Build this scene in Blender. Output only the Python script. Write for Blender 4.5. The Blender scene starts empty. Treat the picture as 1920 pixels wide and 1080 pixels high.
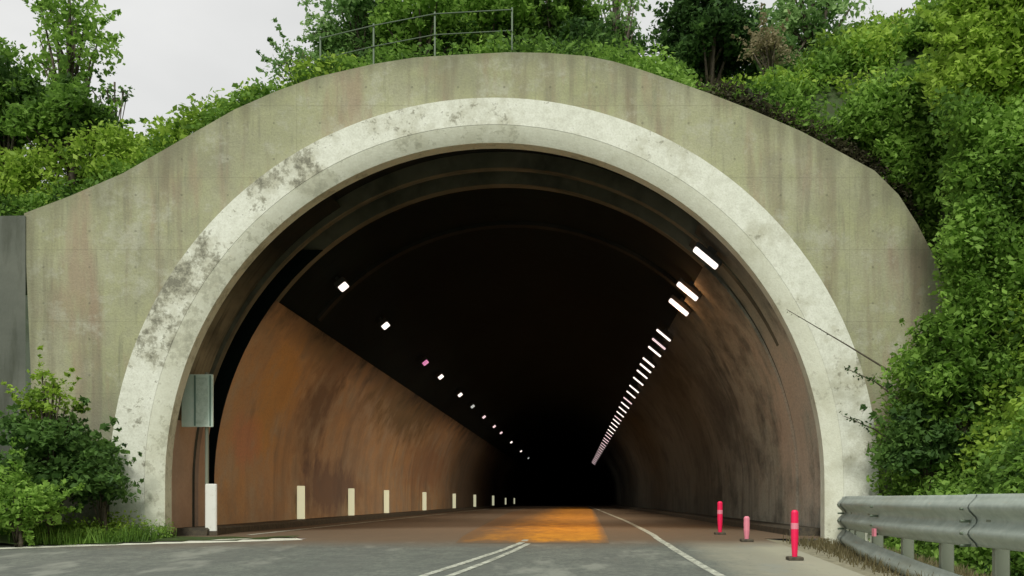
import bpy, math, random
import numpy as np
from mathutils import Vector, Matrix
R = math.radians
random.seed(7); rng = np.random.default_rng(7)
S = bpy.context.scene; COL = S.collection

# ------------------------------------------------------------------ camera
E = 0.65                      # eye height above the tunnel floor (the road climbs to the portal)
cam = bpy.data.cameras.new('camera'); co = bpy.data.objects.new('camera', cam); COL.objects.link(co)
co.location = (0, 0, E); co.rotation_euler = (R(90), 0, 0)
cam.sensor_width = 36; cam.lens = 36*1836/1920; cam.shift_x = -115/1920; cam.shift_y = 397/1920
cam.clip_start = 0.05; cam.clip_end = 3000
S.camera = co
# ------------------------------------------------------------------ world: overcast sky over a Nishita sky
SUN_EL, SUN_AZ = 46, 186      # azimuth clockwise from +Y: behind the camera, slightly left
w = bpy.data.worlds.new('World'); S.world = w; w.use_nodes = True
nt = w.node_tree; bg = nt.nodes['Background']
sky = nt.nodes.new('ShaderNodeTexSky'); sky.sky_type = 'NISHITA'; sky.sun_disc = False
sky.sun_elevation = R(SUN_EL); sky.sun_rotation = R(SUN_AZ); sky.dust_density = 4
tc = nt.nodes.new('ShaderNodeTexCoord'); mp = nt.nodes.new('ShaderNodeMapping'); mp.inputs['Scale'].default_value = (1, 1, 2.2)
nz = nt.nodes.new('ShaderNodeTexNoise'); nz.inputs['Scale'].default_value = 2.6; nz.inputs['Detail'].default_value = 5
cr = nt.nodes.new('ShaderNodeValToRGB'); cr.color_ramp.elements[0].position = .3; cr.color_ramp.elements[1].position = .7
cr.color_ramp.elements[0].color = (6.75, 6.8, 6.7, 1); cr.color_ramp.elements[1].color = (8.8, 8.8, 8.6, 1)
mx = nt.nodes.new('ShaderNodeMix'); mx.data_type = 'RGBA'; mx.inputs[0].default_value = .93
nt.links.new(tc.outputs['Generated'], mp.inputs[0]); nt.links.new(mp.outputs[0], nz.inputs['Vector'])
nt.links.new(nz.outputs[0], cr.inputs[0]); nt.links.new(sky.outputs[0], mx.inputs[6]); nt.links.new(cr.outputs[0], mx.inputs[7])
nt.links.new(mx.outputs[2], bg.inputs[0]); bg.inputs[1].default_value = .068
sl = bpy.data.lights.new('sun', 'SUN'); so = bpy.data.objects.new('sun', sl); COL.objects.link(so)
sl.energy = 1.7; sl.angle = R(14); sl.color = (1, .97, .9)
az, el = R(SUN_AZ), R(SUN_EL)
sd = Vector((math.sin(az)*math.cos(el), math.cos(az)*math.cos(el), math.sin(el)))
so.rotation_euler = sd.to_track_quat('Z', 'Y').to_euler(); so.location = (0, -10, 30)
S.view_settings.view_transform = 'Standard'; S.view_settings.look = 'None'
S.view_settings.exposure = .6; S.view_settings.gamma = 1

# ------------------------------------------------------------------ helpers
F = 1836.0
def P(px, py, Y): return ((px-1075)/F*Y, Y, E-(py-937)/F*Y)
def mat(name, col=(.5,.5,.5), rough=.85, metal=0, spec=.3):
    m = bpy.data.materials.new(name); m.use_nodes = True
    b = m.node_tree.nodes['Principled BSDF']; b.inputs['Base Color'].default_value = (*col, 1)
    b.inputs['Roughness'].default_value = rough; b.inputs['Metallic'].default_value = metal
    b.inputs['Specular IOR Level'].default_value = spec
    return m
class NT:                                      # small node-graph helper
    def __init__(s, m): s.m = m; s.t = m.node_tree; s.b = s.t.nodes['Principled BSDF']; s._c = s.t.nodes.new('ShaderNodeTexCoord')
    def coord(s, scale=(1,1,1), loc=(0,0,0)):
        n = s.t.nodes.new('ShaderNodeMapping'); n.inputs['Scale'].default_value = scale; n.inputs['Location'].default_value = loc
        s.t.links.new(s._c.outputs['Object'], n.inputs[0]); return n.outputs[0]
    def noise(s, scale, detail=4, rough=.6, vec=None, dist=0):
        n = s.t.nodes.new('ShaderNodeTexNoise'); n.inputs['Scale'].default_value = scale
        n.inputs['Detail'].default_value = detail; n.inputs['Roughness'].default_value = rough; n.inputs['Distortion'].default_value = dist
        s.t.links.new(vec if vec is not None else s.coord(), n.inputs['Vector']); return n.outputs[0]
    def ramp(s, v, stops):
        n = s.t.nodes.new('ShaderNodeValToRGB'); e = n.color_ramp.elements
        while len(e) < len(stops): e.new(.5)
        for k, (p, c) in enumerate(stops):
            e[k].position = p; e[k].color = (*c, 1) if hasattr(c, '__len__') else (c, c, c, 1)
        s.t.links.new(v, n.inputs[0]); return n.outputs[0]
    def mix(s, f, a, b, mode='MIX'):
        n = s.t.nodes.new('ShaderNodeMix'); n.data_type = 'RGBA'; n.blend_type = mode
        for i, v in ((0, f), (6, a), (7, b)):
            if hasattr(v, 'links') or hasattr(v, 'is_output'): s.t.links.new(v, n.inputs[i])
            elif i == 0: n.inputs[0].default_value = v
            else: n.inputs[i].default_value = (*v, 1)
        return n.outputs[2]
    def math(s, op, a, b=0.0):
        n = s.t.nodes.new('ShaderNodeMath'); n.operation = op; n.use_clamp = False
        for i, v in enumerate((a, b)):
            if isinstance(v, (int, float)): n.inputs[i].default_value = v
            else: s.t.links.new(v, n.inputs[i])
        return n.outputs[0]
    def sep(s):
        n = s.t.nodes.new('ShaderNodeSeparateXYZ'); s.t.links.new(s._c.outputs['Object'], n.inputs[0]); return n.outputs
    def out(s, col, bump=None, strength=.3, dist=.02):
        s.t.links.new(col, s.b.inputs['Base Color'])
        if bump is not None:
            n = s.t.nodes.new('ShaderNodeBump'); n.inputs['Strength'].default_value = strength; n.inputs['Distance'].default_value = dist
            s.t.links.new(bump, n.inputs['Height']); s.t.links.new(n.outputs[0], s.b.inputs['Normal'])
        return s.m
def tag(o, label=None, cat=None, group=None, kind=None):
    for k, v in (('label', label), ('category', cat), ('group', group), ('kind', kind)):
        if v: o[k] = v
    return o
def link(name, me, m=None, parent=None):
    o = bpy.data.objects.new(name, me); COL.objects.link(o)
    if m: me.materials.append(m)
    if parent: o.parent = parent
    return o
def mesh(name, V, Fc, m=None, parent=None, smooth=False):
    me = bpy.data.meshes.new(name); me.from_pydata([tuple(v) for v in V], [], Fc); me.validate(); me.update()
    if smooth:
        for p in me.polygons: p.use_smooth = True
    return link(name, me, m, parent)
def empty(name, loc=(0,0,0)):
    o = bpy.data.objects.new(name, None); COL.objects.link(o); o.location = loc; o.empty_display_size = .2; return o
class MB:
    def __init__(s): s.V = []; s.F = []
    def add(s, V, Fc):
        n = len(s.V); s.V += [tuple(v) for v in V]; s.F += [tuple(i+n for i in f) for f in Fc]; return s
    def box(s, c, d, M=None, bev=0.0):
        x, y, z = d[0]/2, d[1]/2, d[2]/2; b = bev
        if b <= 0:
            V = [(i*x, j*y, k*z) for i in (-1,1) for j in (-1,1) for k in (-1,1)]
            Fc = [(0,1,3,2),(4,6,7,5),(0,4,5,1),(2,3,7,6),(0,2,6,4),(1,5,7,3)]
        else:   # octagonal cross-section along z plus chamfered ends
            pr = [(x-b,-y),(x,-y+b),(x,y-b),(x-b,y),(-x+b,y),(-x,y-b),(-x,-y+b),(-x+b,-y)]
            k = max(0.01, 1-b/max(x,y)); V = []
            for zz, sc in ((-z,k),(-z+b,1),(z-b,1),(z,k)): V += [(p*sc, q*sc, zz) for p, q in pr]
            Fc = [tuple(range(7,-1,-1)), tuple(range(24,32))]
            for l in range(3): Fc += [(l*8+i, l*8+(i+1)%8, l*8+8+(i+1)%8, l*8+8+i) for i in range(8)]
        c = Vector(c); V = [(M @ Vector(v) if M else Vector(v)) + c for v in V]
        return s.add(V, Fc)
    def tube(s, pts, rad, n=8):
        pts = [Vector(p) for p in pts]; V = []; Fc = []
        for i, p in enumerate(pts):
            d = (pts[min(i+1, len(pts)-1)] - pts[max(i-1, 0)]).normalized()
            a = d.cross(Vector((0,0,1))) if abs(d.z) < .95 else d.cross(Vector((1,0,0))); a.normalize(); b = d.cross(a)
            r = rad[i] if hasattr(rad, '__len__') else rad
            V += [p + a*math.cos(t)*r + b*math.sin(t)*r for t in [2*math.pi*k/n for k in range(n)]]
        for i in range(len(pts)-1):
            Fc += [(i*n+k, i*n+(k+1)%n, (i+1)*n+(k+1)%n, (i+1)*n+k) for k in range(n)]
        Fc += [tuple(range(n-1,-1,-1)), tuple(range((len(pts)-1)*n, len(pts)*n))]
        return s.add(V, Fc)
    def build(s, name, m=None, parent=None, smooth=False): return mesh(name, s.V, s.F, m, parent, smooth)
def grid(name, xs, ys, fz, m, keep=None, parent=None, smooth=True):
    V = [(x, y, fz(x, y)) for y in ys for x in xs]; n = len(xs)
    Fc = [(j*n+i, j*n+i+1, (j+1)*n+i+1, (j+1)*n+i) for j in range(len(ys)-1) for i in range(n-1)
          if keep is None or keep((xs[i]+xs[i+1])/2, (ys[j]+ys[j+1])/2)]
    return mesh(name, V, Fc, m, parent, smooth)
def sm(t): t = min(1, max(0, t)); return t*t*(3-2*t)

# ------------------------------------------------------------------ materials
def concrete_headwall():
    m = mat('weathered_concrete', rough=.92, spec=.2); g = NT(m)
    big = g.noise(.45, 5, .6); mid = g.noise(2.2, 6, .65); fine = g.noise(28, 5, .7)
    streak = g.noise(1.0, 5, .6, g.coord((2.6, 1, .22))); streak2 = g.noise(1.0, 4, .6, g.coord((6, 1, .5), (4,0,2)))
    c = g.ramp(big, [(.3, (.29,.305,.18)), (.5, (.375,.385,.245)), (.7, (.45,.455,.32))])
    c = g.mix(g.ramp(mid, [(.42, 0), (.7, .55)]), c, (.40,.42,.22))
    c = g.mix(g.ramp(streak, [(.50, 0), (.68, .75)]), c, (.22,.175,.125))
    c = g.mix(g.ramp(streak2, [(.56, 0), (.72, .6)]), c, (.16,.165,.12))
    c = g.mix(g.ramp(g.noise(1.1, 5, .65, g.coord((1,1,1),(9,3,1))), [(.6, 0), (.75, .5)]), c, (.5,.49,.4))
    c = g.mix(g.ramp(g.noise(.7, 6, .7, g.coord((1,1,1),(2,7,4))), [(.5, 0), (.68, .5)]), c, (.27,.265,.19))
    c = g.mix(g.ramp(g.noise(5.0, 5, .7, g.coord((1,1,.6),(2,0,9))), [(.52, 0), (.7, .4)]), c, (.25,.25,.18))
    sp = g.sep(); zz = g.math('ADD', sp[2], g.math('MULTIPLY', big, 2.2))       # damp grey foot of the wall
    c = g.mix(g.ramp(g.math('DIVIDE', g.math('SUBTRACT', zz, 1.6), 2.2), [(0, .7), (1, 0)]), c, (.17,.18,.15))
    pk = g.noise(1.0, 4, .6, g.coord((1.7, 1, .35), (8,0,3)))
    c = g.mix(g.ramp(pk, [(.52, 0), (.66, .6)]), c, (.33,.24,.17))            # pinkish rust runs
    c = g.mix(g.ramp(g.noise(1.6, 6, .7, g.coord((1,1,1),(4,4,4))), [(.55, 0), (.66, .55)]), c, (.47,.48,.38))
    z = g.sep()[2]                                     # formwork lifts every 1.25 m
    at = g.t.nodes.new('ShaderNodeAttribute'); at.attribute_name = 'rim'
    rm = g.math('ADD', at.outputs['Fac'], g.math('MULTIPLY', g.math('SUBTRACT', streak, .5), .9))    # moss and dirt running down from the top edge
    c = g.mix(g.ramp(rm, [(.78, 0), (1.08, .5)]), c, (.17,.175,.11))
    xx = g.math('FRACT', g.math('DIVIDE', g.math('ADD', sp[0], g.math('MULTIPLY', mid, .02)), 2.4))
    c = g.mix(g.math('MULTIPLY', g.ramp(xx, [(0, 1), (.008, 0), (1, 0)]), .3), c, (.15,.15,.1))
    hx = g.math('SUBTRACT', g.math('FRACT', g.math('DIVIDE', sp[0], .8)), .5); hz = g.math('SUBTRACT', g.math('FRACT', g.math('DIVIDE', z, .625)), .5)
    hd = g.math('SQRT', g.math('ADD', g.math('POWER', g.math('MULTIPLY', hx, .8), 2.0), g.math('POWER', g.math('MULTIPLY', hz, .625), 2.0)))
    c = g.mix(g.ramp(hd, [(.016, .45), (.024, 0)]), c, (.1,.1,.07))                                  # tie holes
    fr = g.math('FRACT', g.math('DIVIDE', g.math('ADD', z, g.math('MULTIPLY', mid, .03)), 1.25))
    ln = g.ramp(fr, [(0, 1), (.018, 0), (1, 0)])
    c = g.mix(g.math('MULTIPLY', ln, .35), c, (.15,.15,.1))
    c = g.mix(g.ramp(fine, [(.3, .35), (.6, 0)]), c, (.16,.16,.11))
    return g.out(c, g.math('ADD', fine, g.math('MULTIPLY', mid, 2)), .5, .02)
def white_ring(tone=None):
    m = mat('flaking_white_paint', rough=.8, spec=.25); g = NT(m)
    n1 = g.noise(1.1, 6, .7, g.coord((1,1,1),(3,1,5))); n2 = g.noise(6.5, 6, .75); n3 = g.noise(30, 4, .7)
    c = g.ramp(n2, [(.3, (.60,.62,.52)), (.55, (.74,.77,.66)), (.75, (.80,.82,.74))])
    c = g.mix(g.ramp(n1, [(.48, 0), (.66, .85)]), c, (.43,.43,.31))
    fl = g.math('ADD', g.math('MULTIPLY', n1, .75), g.math('MULTIPLY', n2, .7))
    # more paint has flaked off the upper left haunch
    s = g.sep(); k = g.math('MULTIPLY', g.math('SUBTRACT', -.2, s[0]), .008)
    fl = g.math('ADD', fl, g.math('MINIMUM', g.math('MAXIMUM', k, -.02), .05))
    c = g.mix(g.ramp(fl, [(.80, 0), (.85, .8)]), c, (.27,.27,.2))
    c = g.mix(g.ramp(fl, [(.88, 0), (.91, .8)]), c, (.15,.15,.11))
    c = g.mix(g.ramp(n3, [(.35, .3), (.55, 0)]), c, (.4,.4,.3))
    if tone: c = g.mix(.45, c, tone)
    return g.out(c, g.math('ADD', n2, n3), .4, .015)
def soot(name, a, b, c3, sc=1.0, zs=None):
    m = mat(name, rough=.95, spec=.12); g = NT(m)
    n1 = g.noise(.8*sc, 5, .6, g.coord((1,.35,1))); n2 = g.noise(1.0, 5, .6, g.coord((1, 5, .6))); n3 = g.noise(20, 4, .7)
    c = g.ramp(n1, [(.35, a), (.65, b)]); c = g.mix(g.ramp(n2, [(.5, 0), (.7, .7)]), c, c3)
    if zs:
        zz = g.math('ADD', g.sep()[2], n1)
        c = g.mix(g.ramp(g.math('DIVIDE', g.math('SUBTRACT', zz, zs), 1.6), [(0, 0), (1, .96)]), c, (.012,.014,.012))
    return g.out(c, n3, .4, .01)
def wall_brown(name, base, dark, orange, grey, amt=.5, zs=None, zw=1.0, cloud=.5, blobs=(), far=None):
    m = mat(name, rough=.9, spec=.2); g = NT(m)
    n1 = g.noise(.5, 5, .6, g.coord((1,.5,1))); st = g.noise(1, 5, .65, g.coord((1, 1.1, .16))); n2 = g.noise(1.2, 5, .65, g.coord((1,1,1),(5,5,5))); n3 = g.noise(22, 4, .7)
    st2 = g.noise(1, 5, .65, g.coord((1, .8, .12), (0, 2.5, 0)))
    c = g.ramp(n1, [(.3, base), (.7, orange)])
    c = g.mix(g.ramp(n2, [(.45, 0), (.7, amt)]), c, grey)
    c = g.mix(g.ramp(st, [(.5, 0), (.72, .55)]), c, dark)
    c = g.mix(g.ramp(st2, [(.55, 0), (.68, .75)]), c, dark)
    c = g.mix(g.ramp(g.noise(.9, 6, .7, g.coord((1,.55,.8),(1,9,2))), [(.47, 0), (.66, cloud)]), c, dark)
    sp = g.sep()
    for (cy, cz, ry, rz, bc, am) in blobs:                     # stains with a place of their own
        a_ = g.math('POWER', g.math('DIVIDE', g.math('SUBTRACT', sp[1], cy), ry), 2.0); b_ = g.math('POWER', g.math('DIVIDE', g.math('SUBTRACT', sp[2], cz), rz), 2.0)
        dd = g.math('ADD', g.math('SQRT', g.math('ADD', a_, b_)), g.math('ADD', g.math('MULTIPLY', g.math('SUBTRACT', n2, .5), 2.2), g.math('MULTIPLY', g.math('SUBTRACT', st, .5), 1.2)))
        c = g.mix(g.ramp(dd, [(.35, am), (1, 0)]), c, bc)
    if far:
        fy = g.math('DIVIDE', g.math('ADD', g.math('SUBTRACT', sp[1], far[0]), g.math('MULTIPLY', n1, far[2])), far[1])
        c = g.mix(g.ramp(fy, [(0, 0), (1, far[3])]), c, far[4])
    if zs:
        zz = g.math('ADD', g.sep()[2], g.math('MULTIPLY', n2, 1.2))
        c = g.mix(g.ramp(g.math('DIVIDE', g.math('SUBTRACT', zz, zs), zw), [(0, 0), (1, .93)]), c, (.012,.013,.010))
    c = g.mix(g.ramp(n3, [(.35, .3), (.55, 0)]), c, dark)
    return g.out(c, n3, .4, .012)
M = {}
M['concrete'] = concrete_headwall(); M['ring'] = white_ring()
M['soot'] = soot('sooty_vault', (.012,.014,.012), (.028,.03,.025), (.006,.007,.006))
M['sootshade'] = soot('soot_and_shade_black', (.002,.0045,.004), (.004,.009,.0075), (.0015,.003,.003))  # soot on the vault lining, painted shade on the joint slab
M['rib'] = soot('pale_rib', (.09,.09,.065), (.16,.155,.115), (.03,.03,.024))  # paler tone than the vault around the ribs
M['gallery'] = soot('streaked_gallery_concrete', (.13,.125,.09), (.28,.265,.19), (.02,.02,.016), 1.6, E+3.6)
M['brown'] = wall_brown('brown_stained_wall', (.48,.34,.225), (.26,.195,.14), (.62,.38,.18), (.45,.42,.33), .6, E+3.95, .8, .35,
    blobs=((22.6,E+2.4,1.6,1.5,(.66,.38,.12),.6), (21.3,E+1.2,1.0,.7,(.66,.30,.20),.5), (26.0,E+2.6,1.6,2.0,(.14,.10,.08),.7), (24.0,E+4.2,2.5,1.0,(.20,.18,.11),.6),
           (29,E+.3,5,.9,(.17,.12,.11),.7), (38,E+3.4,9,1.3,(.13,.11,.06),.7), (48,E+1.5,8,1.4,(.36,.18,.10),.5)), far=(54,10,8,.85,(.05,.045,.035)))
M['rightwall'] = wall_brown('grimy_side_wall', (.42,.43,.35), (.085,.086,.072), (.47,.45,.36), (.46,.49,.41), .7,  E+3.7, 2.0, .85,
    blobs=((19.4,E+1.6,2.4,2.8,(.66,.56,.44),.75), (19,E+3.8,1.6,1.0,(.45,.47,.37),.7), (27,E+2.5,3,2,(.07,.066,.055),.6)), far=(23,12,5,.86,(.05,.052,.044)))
M['panelbrown'] = wall_brown('painted_brown_panel', (.46,.34,.25), (.32,.23,.17), (.5,.36,.26), (.46,.40,.32), .4)
def asphalt():
    m = mat('worn_asphalt', rough=.88, spec=.3); g = NT(m)
    n1 = g.noise(.35, 5, .6, g.coord((1,.35,1))); n2 = g.noise(70, 3, .8); n3 = g.noise(3, 6, .7)
    c = g.ramp(n1, [(.35, (.175,.2,.165)), (.65, (.24,.26,.215))])
    c = g.mix(g.ramp(n3, [(.42, 0), (.66, .75)]), c, (.115,.125,.11))
    c = g.mix(g.ramp(n2, [(.35, .5), (.6, 0)]), c, (.07,.075,.07))
    c = g.mix(g.ramp(g.noise(14, 5, .85, g.coord((1,.5,1))), [(.4, .65), (.58, 0)]), c, (.09,.10,.09))
    mg = g.math('MULTIPLY', g.math('SUBTRACT', g.math('ADD', g.sep()[0], g.math('MULTIPLY', n3, .9)), 2.1), 1.4)
    c = g.mix(g.ramp(mg, [(0, 0), (1, .85)]), c, (.40,.39,.29))
    tk = g.math('ABSOLUTE', g.math('SINE', g.math('MULTIPLY', g.math('ADD', g.sep()[0], g.math('MULTIPLY', n1, .6)), 1.75)))
    c = g.mix(g.ramp(tk, [(.7, 0), (1, .3)]), c, (.12,.13,.115))
    vo = g.t.nodes.new('ShaderNodeTexVoronoi'); vo.feature = 'DISTANCE_TO_EDGE'; vo.inputs['Scale'].default_value = .3
    wv = g.t.nodes.new('ShaderNodeVectorMath'); wv.operation = 'ADD'; nn = g.t.nodes.new('ShaderNodeTexNoise'); nn.inputs['Scale'].default_value = 1.6; nn.inputs['Detail'].default_value = 5
    g.t.links.new(g.coord(), nn.inputs['Vector']); g.t.links.new(g.coord(), wv.inputs[0]); g.t.links.new(nn.outputs['Color'], wv.inputs[1]); g.t.links.new(wv.outputs[0], vo.inputs['Vector'])
    c = g.mix(g.ramp(g.math('ADD', vo.outputs['Distance'], g.math('MULTIPLY', n3, .02)), [(.006, .45), (.014, 0)]), c, (.08,.085,.075))
    c = g.mix(g.ramp(g.noise(1.4, 4, .6, g.coord((1,.4,1),(7,7,1))), [(.56, 0), (.66, .7)]), c, (.27,.285,.24))
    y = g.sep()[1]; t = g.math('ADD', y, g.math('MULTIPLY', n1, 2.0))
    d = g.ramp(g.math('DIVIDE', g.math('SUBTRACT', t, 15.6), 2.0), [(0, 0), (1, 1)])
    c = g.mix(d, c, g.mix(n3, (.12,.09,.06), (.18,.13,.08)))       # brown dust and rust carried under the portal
    return g.out(c, n2, .4, .008)
M['asphalt'] = asphalt()
def sodium_pool():
    m = mat('painted_sodium_pool', rough=.7, spec=.3); g = NT(m)  # sodium light on the road, put into the colour
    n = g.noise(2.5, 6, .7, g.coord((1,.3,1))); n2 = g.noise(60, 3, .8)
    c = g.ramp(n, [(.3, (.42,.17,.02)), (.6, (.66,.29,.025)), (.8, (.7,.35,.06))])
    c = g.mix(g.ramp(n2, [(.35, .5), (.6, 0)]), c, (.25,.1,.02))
    # painted light pool fades to the dusty asphalt towards its left side
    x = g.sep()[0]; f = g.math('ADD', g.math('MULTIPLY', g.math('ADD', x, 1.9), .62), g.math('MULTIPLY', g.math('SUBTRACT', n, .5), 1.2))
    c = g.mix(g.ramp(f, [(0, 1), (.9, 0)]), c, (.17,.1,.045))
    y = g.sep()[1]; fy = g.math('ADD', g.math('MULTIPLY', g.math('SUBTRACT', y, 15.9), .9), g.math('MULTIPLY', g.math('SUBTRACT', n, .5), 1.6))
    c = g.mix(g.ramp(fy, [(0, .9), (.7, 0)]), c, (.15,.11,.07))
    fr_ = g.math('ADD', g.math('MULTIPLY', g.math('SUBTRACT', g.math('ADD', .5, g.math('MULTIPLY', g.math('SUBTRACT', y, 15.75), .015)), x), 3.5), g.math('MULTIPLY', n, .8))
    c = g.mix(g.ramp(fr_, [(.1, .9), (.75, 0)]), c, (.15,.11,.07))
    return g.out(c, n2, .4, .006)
M['sodium_pool'] = sodium_pool()
def worn_paint(name, col, bare, thr=.5):
    m = mat(name, rough=.7); g = NT(m); n = g.noise(9, 6, .75); n2 = g.noise(60, 3, .7)
    c = g.mix(g.ramp(g.math('ADD', g.math('MULTIPLY', n, .7), g.math('MULTIPLY', n2, .3)), [(thr-.06, 0), (thr+.08, 1)]), bare, col)
    return g.out(c, n2, .3, .005)
M['line'] = worn_paint('worn_white_line', (.62,.65,.54), (.22,.235,.19), .49)
M['pale'] = worn_paint('pale_edge_strip', (.72,.74,.62), (.42,.43,.35), .42)
M['kerb'] = worn_paint('dirty_kerb', (.10,.085,.055), (.05,.045,.035))
M['gravel'] = worn_paint('dusty_gravel', (.34,.32,.22), (.2,.19,.13), .5)
M['soil'] = worn_paint('grassy_soil', (.05,.10,.02), (.04,.055,.02), .5)
M['oldwall'] = soot('dark_mossy_concrete', (.15,.165,.14), (.21,.225,.19), (.09,.10,.075), 1.2)
def galv():
    m = mat('galvanised_steel', rough=.55, metal=.25, spec=.5); g = NT(m); n = g.noise(6, 5, .7); n2 = g.noise(1, 4, .6, g.coord((3,.6,8)))
    c = g.ramp(n, [(.3, (.33,.39,.345)), (.7, (.48,.545,.485))]); c = g.mix(g.ramp(n2, [(.5, 0), (.7, .6)]), c, (.3,.32,.24))
    return g.out(c, n, .1, .003)
M['galv'] = galv()
M['dkmetal'] = mat('dull_dark_metal', (.13,.17,.12), .6, .4)
M['postmetal'] = mat('dull_green_grey_metal', (.23,.26,.2), .6, .3)
M['white'] = worn_paint('dusty_white_plastic', (.78,.8,.74), (.6,.6,.5), .38)
M['cream'] = worn_paint('dusty_cream_panel', (.9,.9,.62), (.75,.72,.5), .36)
M['signgreen'] = worn_paint('faded_green_sign', (.58,.74,.63), (.66,.78,.68), .5)
M['signpale'] = worn_paint('faded_pale_sign', (.6,.72,.62), (.45,.58,.48), .48)
M['signdark'] = mat('dark_sign_frame', (.16,.26,.21), .6)
M['red'] = mat('red_pink_plastic', (.85,.012,.09), .4, 0, .5)
M['redpale'] = mat('pale_pink_reflector', (.75,.25,.32), .5)
M['housing'] = mat('lamp_housing', (.05,.05,.045), .6, .3)
M['bark'] = worn_paint('rough_bark', (.12,.10,.07), (.06,.05,.035), .5)
def emis(name, col, s):
    m = mat(name, (.8,.8,.8)); b = m.node_tree.nodes['Principled BSDF']
    b.inputs['Emission Color'].default_value = (*col, 1); b.inputs['Emission Strength'].default_value = s; return m
M['lens'] = emis('lit_lamp_lens', (1,.87,.8), .95); M['lensmid'] = emis('half_lit_lamp_lens', (1,.74,.76), .6)
M['lenspink'] = emis('failing_pink_lamp_lens', (.9,.25,.55), .45); M['lensdim'] = emis('dim_lamp_lens', (.8,.85,.8), .35)
M['glowpanel'] = emis('glowing_cream_reflector', (.9,.9,.6), .3); M['glowpanel'].node_tree.nodes['Principled BSDF'].inputs['Base Color'].default_value = (.85,.84,.6,1)  # reflector panels made to glow in place of returned headlight light
def leafmat(name, dark, mid, light):
    m = bpy.data.materials.new(name); m.use_nodes = True; t = m.node_tree; b = t.nodes['Principled BSDF']
    a = t.nodes.new('ShaderNodeAttribute'); a.attribute_name = 'tint'
    r = t.nodes.new('ShaderNodeValToRGB'); e = r.color_ramp.elements; e.new(.5)
    for k, (p, c) in enumerate(((0, dark), (.5, mid), (1, light))): e[k].position = p; e[k].color = (*c, 1)
    t.links.new(a.outputs['Fac'], r.inputs[0]); t.links.new(r.outputs[0], b.inputs['Base Color'])
    b.inputs['Roughness'].default_value = .6; b.inputs['Specular IOR Level'].default_value = .25
    tr = t.nodes.new('ShaderNodeBsdfTranslucent'); t.links.new(r.outputs[0], tr.inputs[0])
    ms = t.nodes.new('ShaderNodeMixShader'); ms.inputs[0].default_value = .5
    o = t.nodes['Material Output']; t.links.new(b.outputs[0], ms.inputs[1]); t.links.new(tr.outputs[0], ms.inputs[2]); t.links.new(ms.outputs[0], o.inputs[0])
    return m
M['leaf'] = leafmat('green_leaves', (.045,.10,.022), (.15,.29,.045), (.30,.50,.09))
M['leafdark'] = leafmat('dark_leaves', (.025,.06,.02), (.075,.16,.04), (.16,.30,.07))
M['leaflight'] = leafmat('yellow_green_leaves', (.09,.18,.025), (.26,.42,.05), (.44,.62,.10))
M['leafpale'] = leafmat('pale_green_leaves', (.06,.14,.045), (.19,.35,.10), (.38,.56,.22))
M['leafdry'] = leafmat('dry_tan_leaves', (.14,.12,.06), (.26,.23,.12), (.38,.34,.2))
M['leafbrown'] = leafmat('dead_brown_twigs', (.03,.03,.018), (.06,.055,.03), (.1,.1,.05))

# ------------------------------------------------------------------ ground profile
AX, CZ = -1.36, E+.30
def zr(y): return -.6+.6*y/17 if y < 15.5 else (-.053*(1-sm((y-15.5)/2.5)) if y < 18 else 0.0)
def zr2(y): return zr(max(y, -25))
def cx(y): return 0 if y < 120 else (y-120)**2/700.0
def hold(v, a, b): return min(b, max(a, v))
OUT = [(45,400),(130,368),(230,325),(340,262),(440,205),(515,172),(590,145),(700,120),(775,108),(850,103),(950,98),(1025,99),(1100,105),(1150,115),(1200,130),
       (1265,152),(1330,175),(1415,208),(1500,245),(1570,282),(1640,320),(1685,365),(1720,420),(1750,478),(1775,545),(1795,640),(1805,760)]
OUT = [((a-1075)/108., E+(937-b)/108.) for a, b in OUT]
def crest(x):
    if x <= OUT[0][0]: return OUT[0][1]
    for (a, b), (c, d) in zip(OUT, OUT[1:]):
        if x <= c: return b+(d-b)*(x-a)/(c-a) if c > a else b
    return OUT[-1][1]
def wob(x, y): return .25*math.sin(x*1.1+y*.7)+.18*math.sin(x*2.3-y*1.9+1)+.1*math.sin(x*4.1+y*3.3)
def Hback(x, y):
    dy = y-17.45
    if x < 2.4: b = crest(x)-.12
    else: b = 7.59+(x-2.4)*.38 if x > 5 else crest(x)-.12 + sm(dy/1.2)*(7.59+(x-2.4)*.38-crest(x)+.12)
    if x > 5: b = crest(min(x, 6.3))-.1 + sm(dy/1.5)*(7.59+(x-2.4)*.38-crest(min(x, 6.3))+.1) if x < 6.6 else b
    b += sm((x-8)/25)*5
    if x < -9.54: b -= min(.5, (-9.54-x)*.05)
    k = .10+.06*sm((x+3)/8)
    return b + k*min(dy, 60) + wob(x, y)*sm(dy/3)*.8
def Hfront(x, y):
    f = -.75 + sm((x-4.5)/1.2)*.35 + max(0, x-5.35)*1.55
    if x > 12: f = -.4+6.65*1.55+(x-12)*.5
    b = Hback(x, 17.45+.01)
    return f + sm((y-12)/5.4)*sm((x-6.6)/1.6)*(max(b, f)-f) + wob(x, y)*.5*sm((x-5.4)/2)
def Hhill(x, y): return Hback(x, y) if y > 17.4555 else (Hfront(x, 17.45)-.3 if x > 6.2 else Hback(x, y)-1.2)
def Hleft(x, y):            # verge in front of the headwall on the left
    return zr2(y) + .02 + max(0, -8.2-x)*.12 + .05*wob(x*2, y*2)
grid('ground', [-600,-200,-80,-30,-15,-9,-4,0,4,9,15,30,80,200,600], [-600,-200,-80,-30,-25]+[-20+2*i for i in range(18)]+[15.5,16.5,17.3],
     lambda x, y: zr2(y)-.12, M['soil'])['kind'] = 'structure'
xs = [-120,-60,-35,-25]+[-20+.5*i for i in range(81)]+[25,35,60,120]
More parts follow.
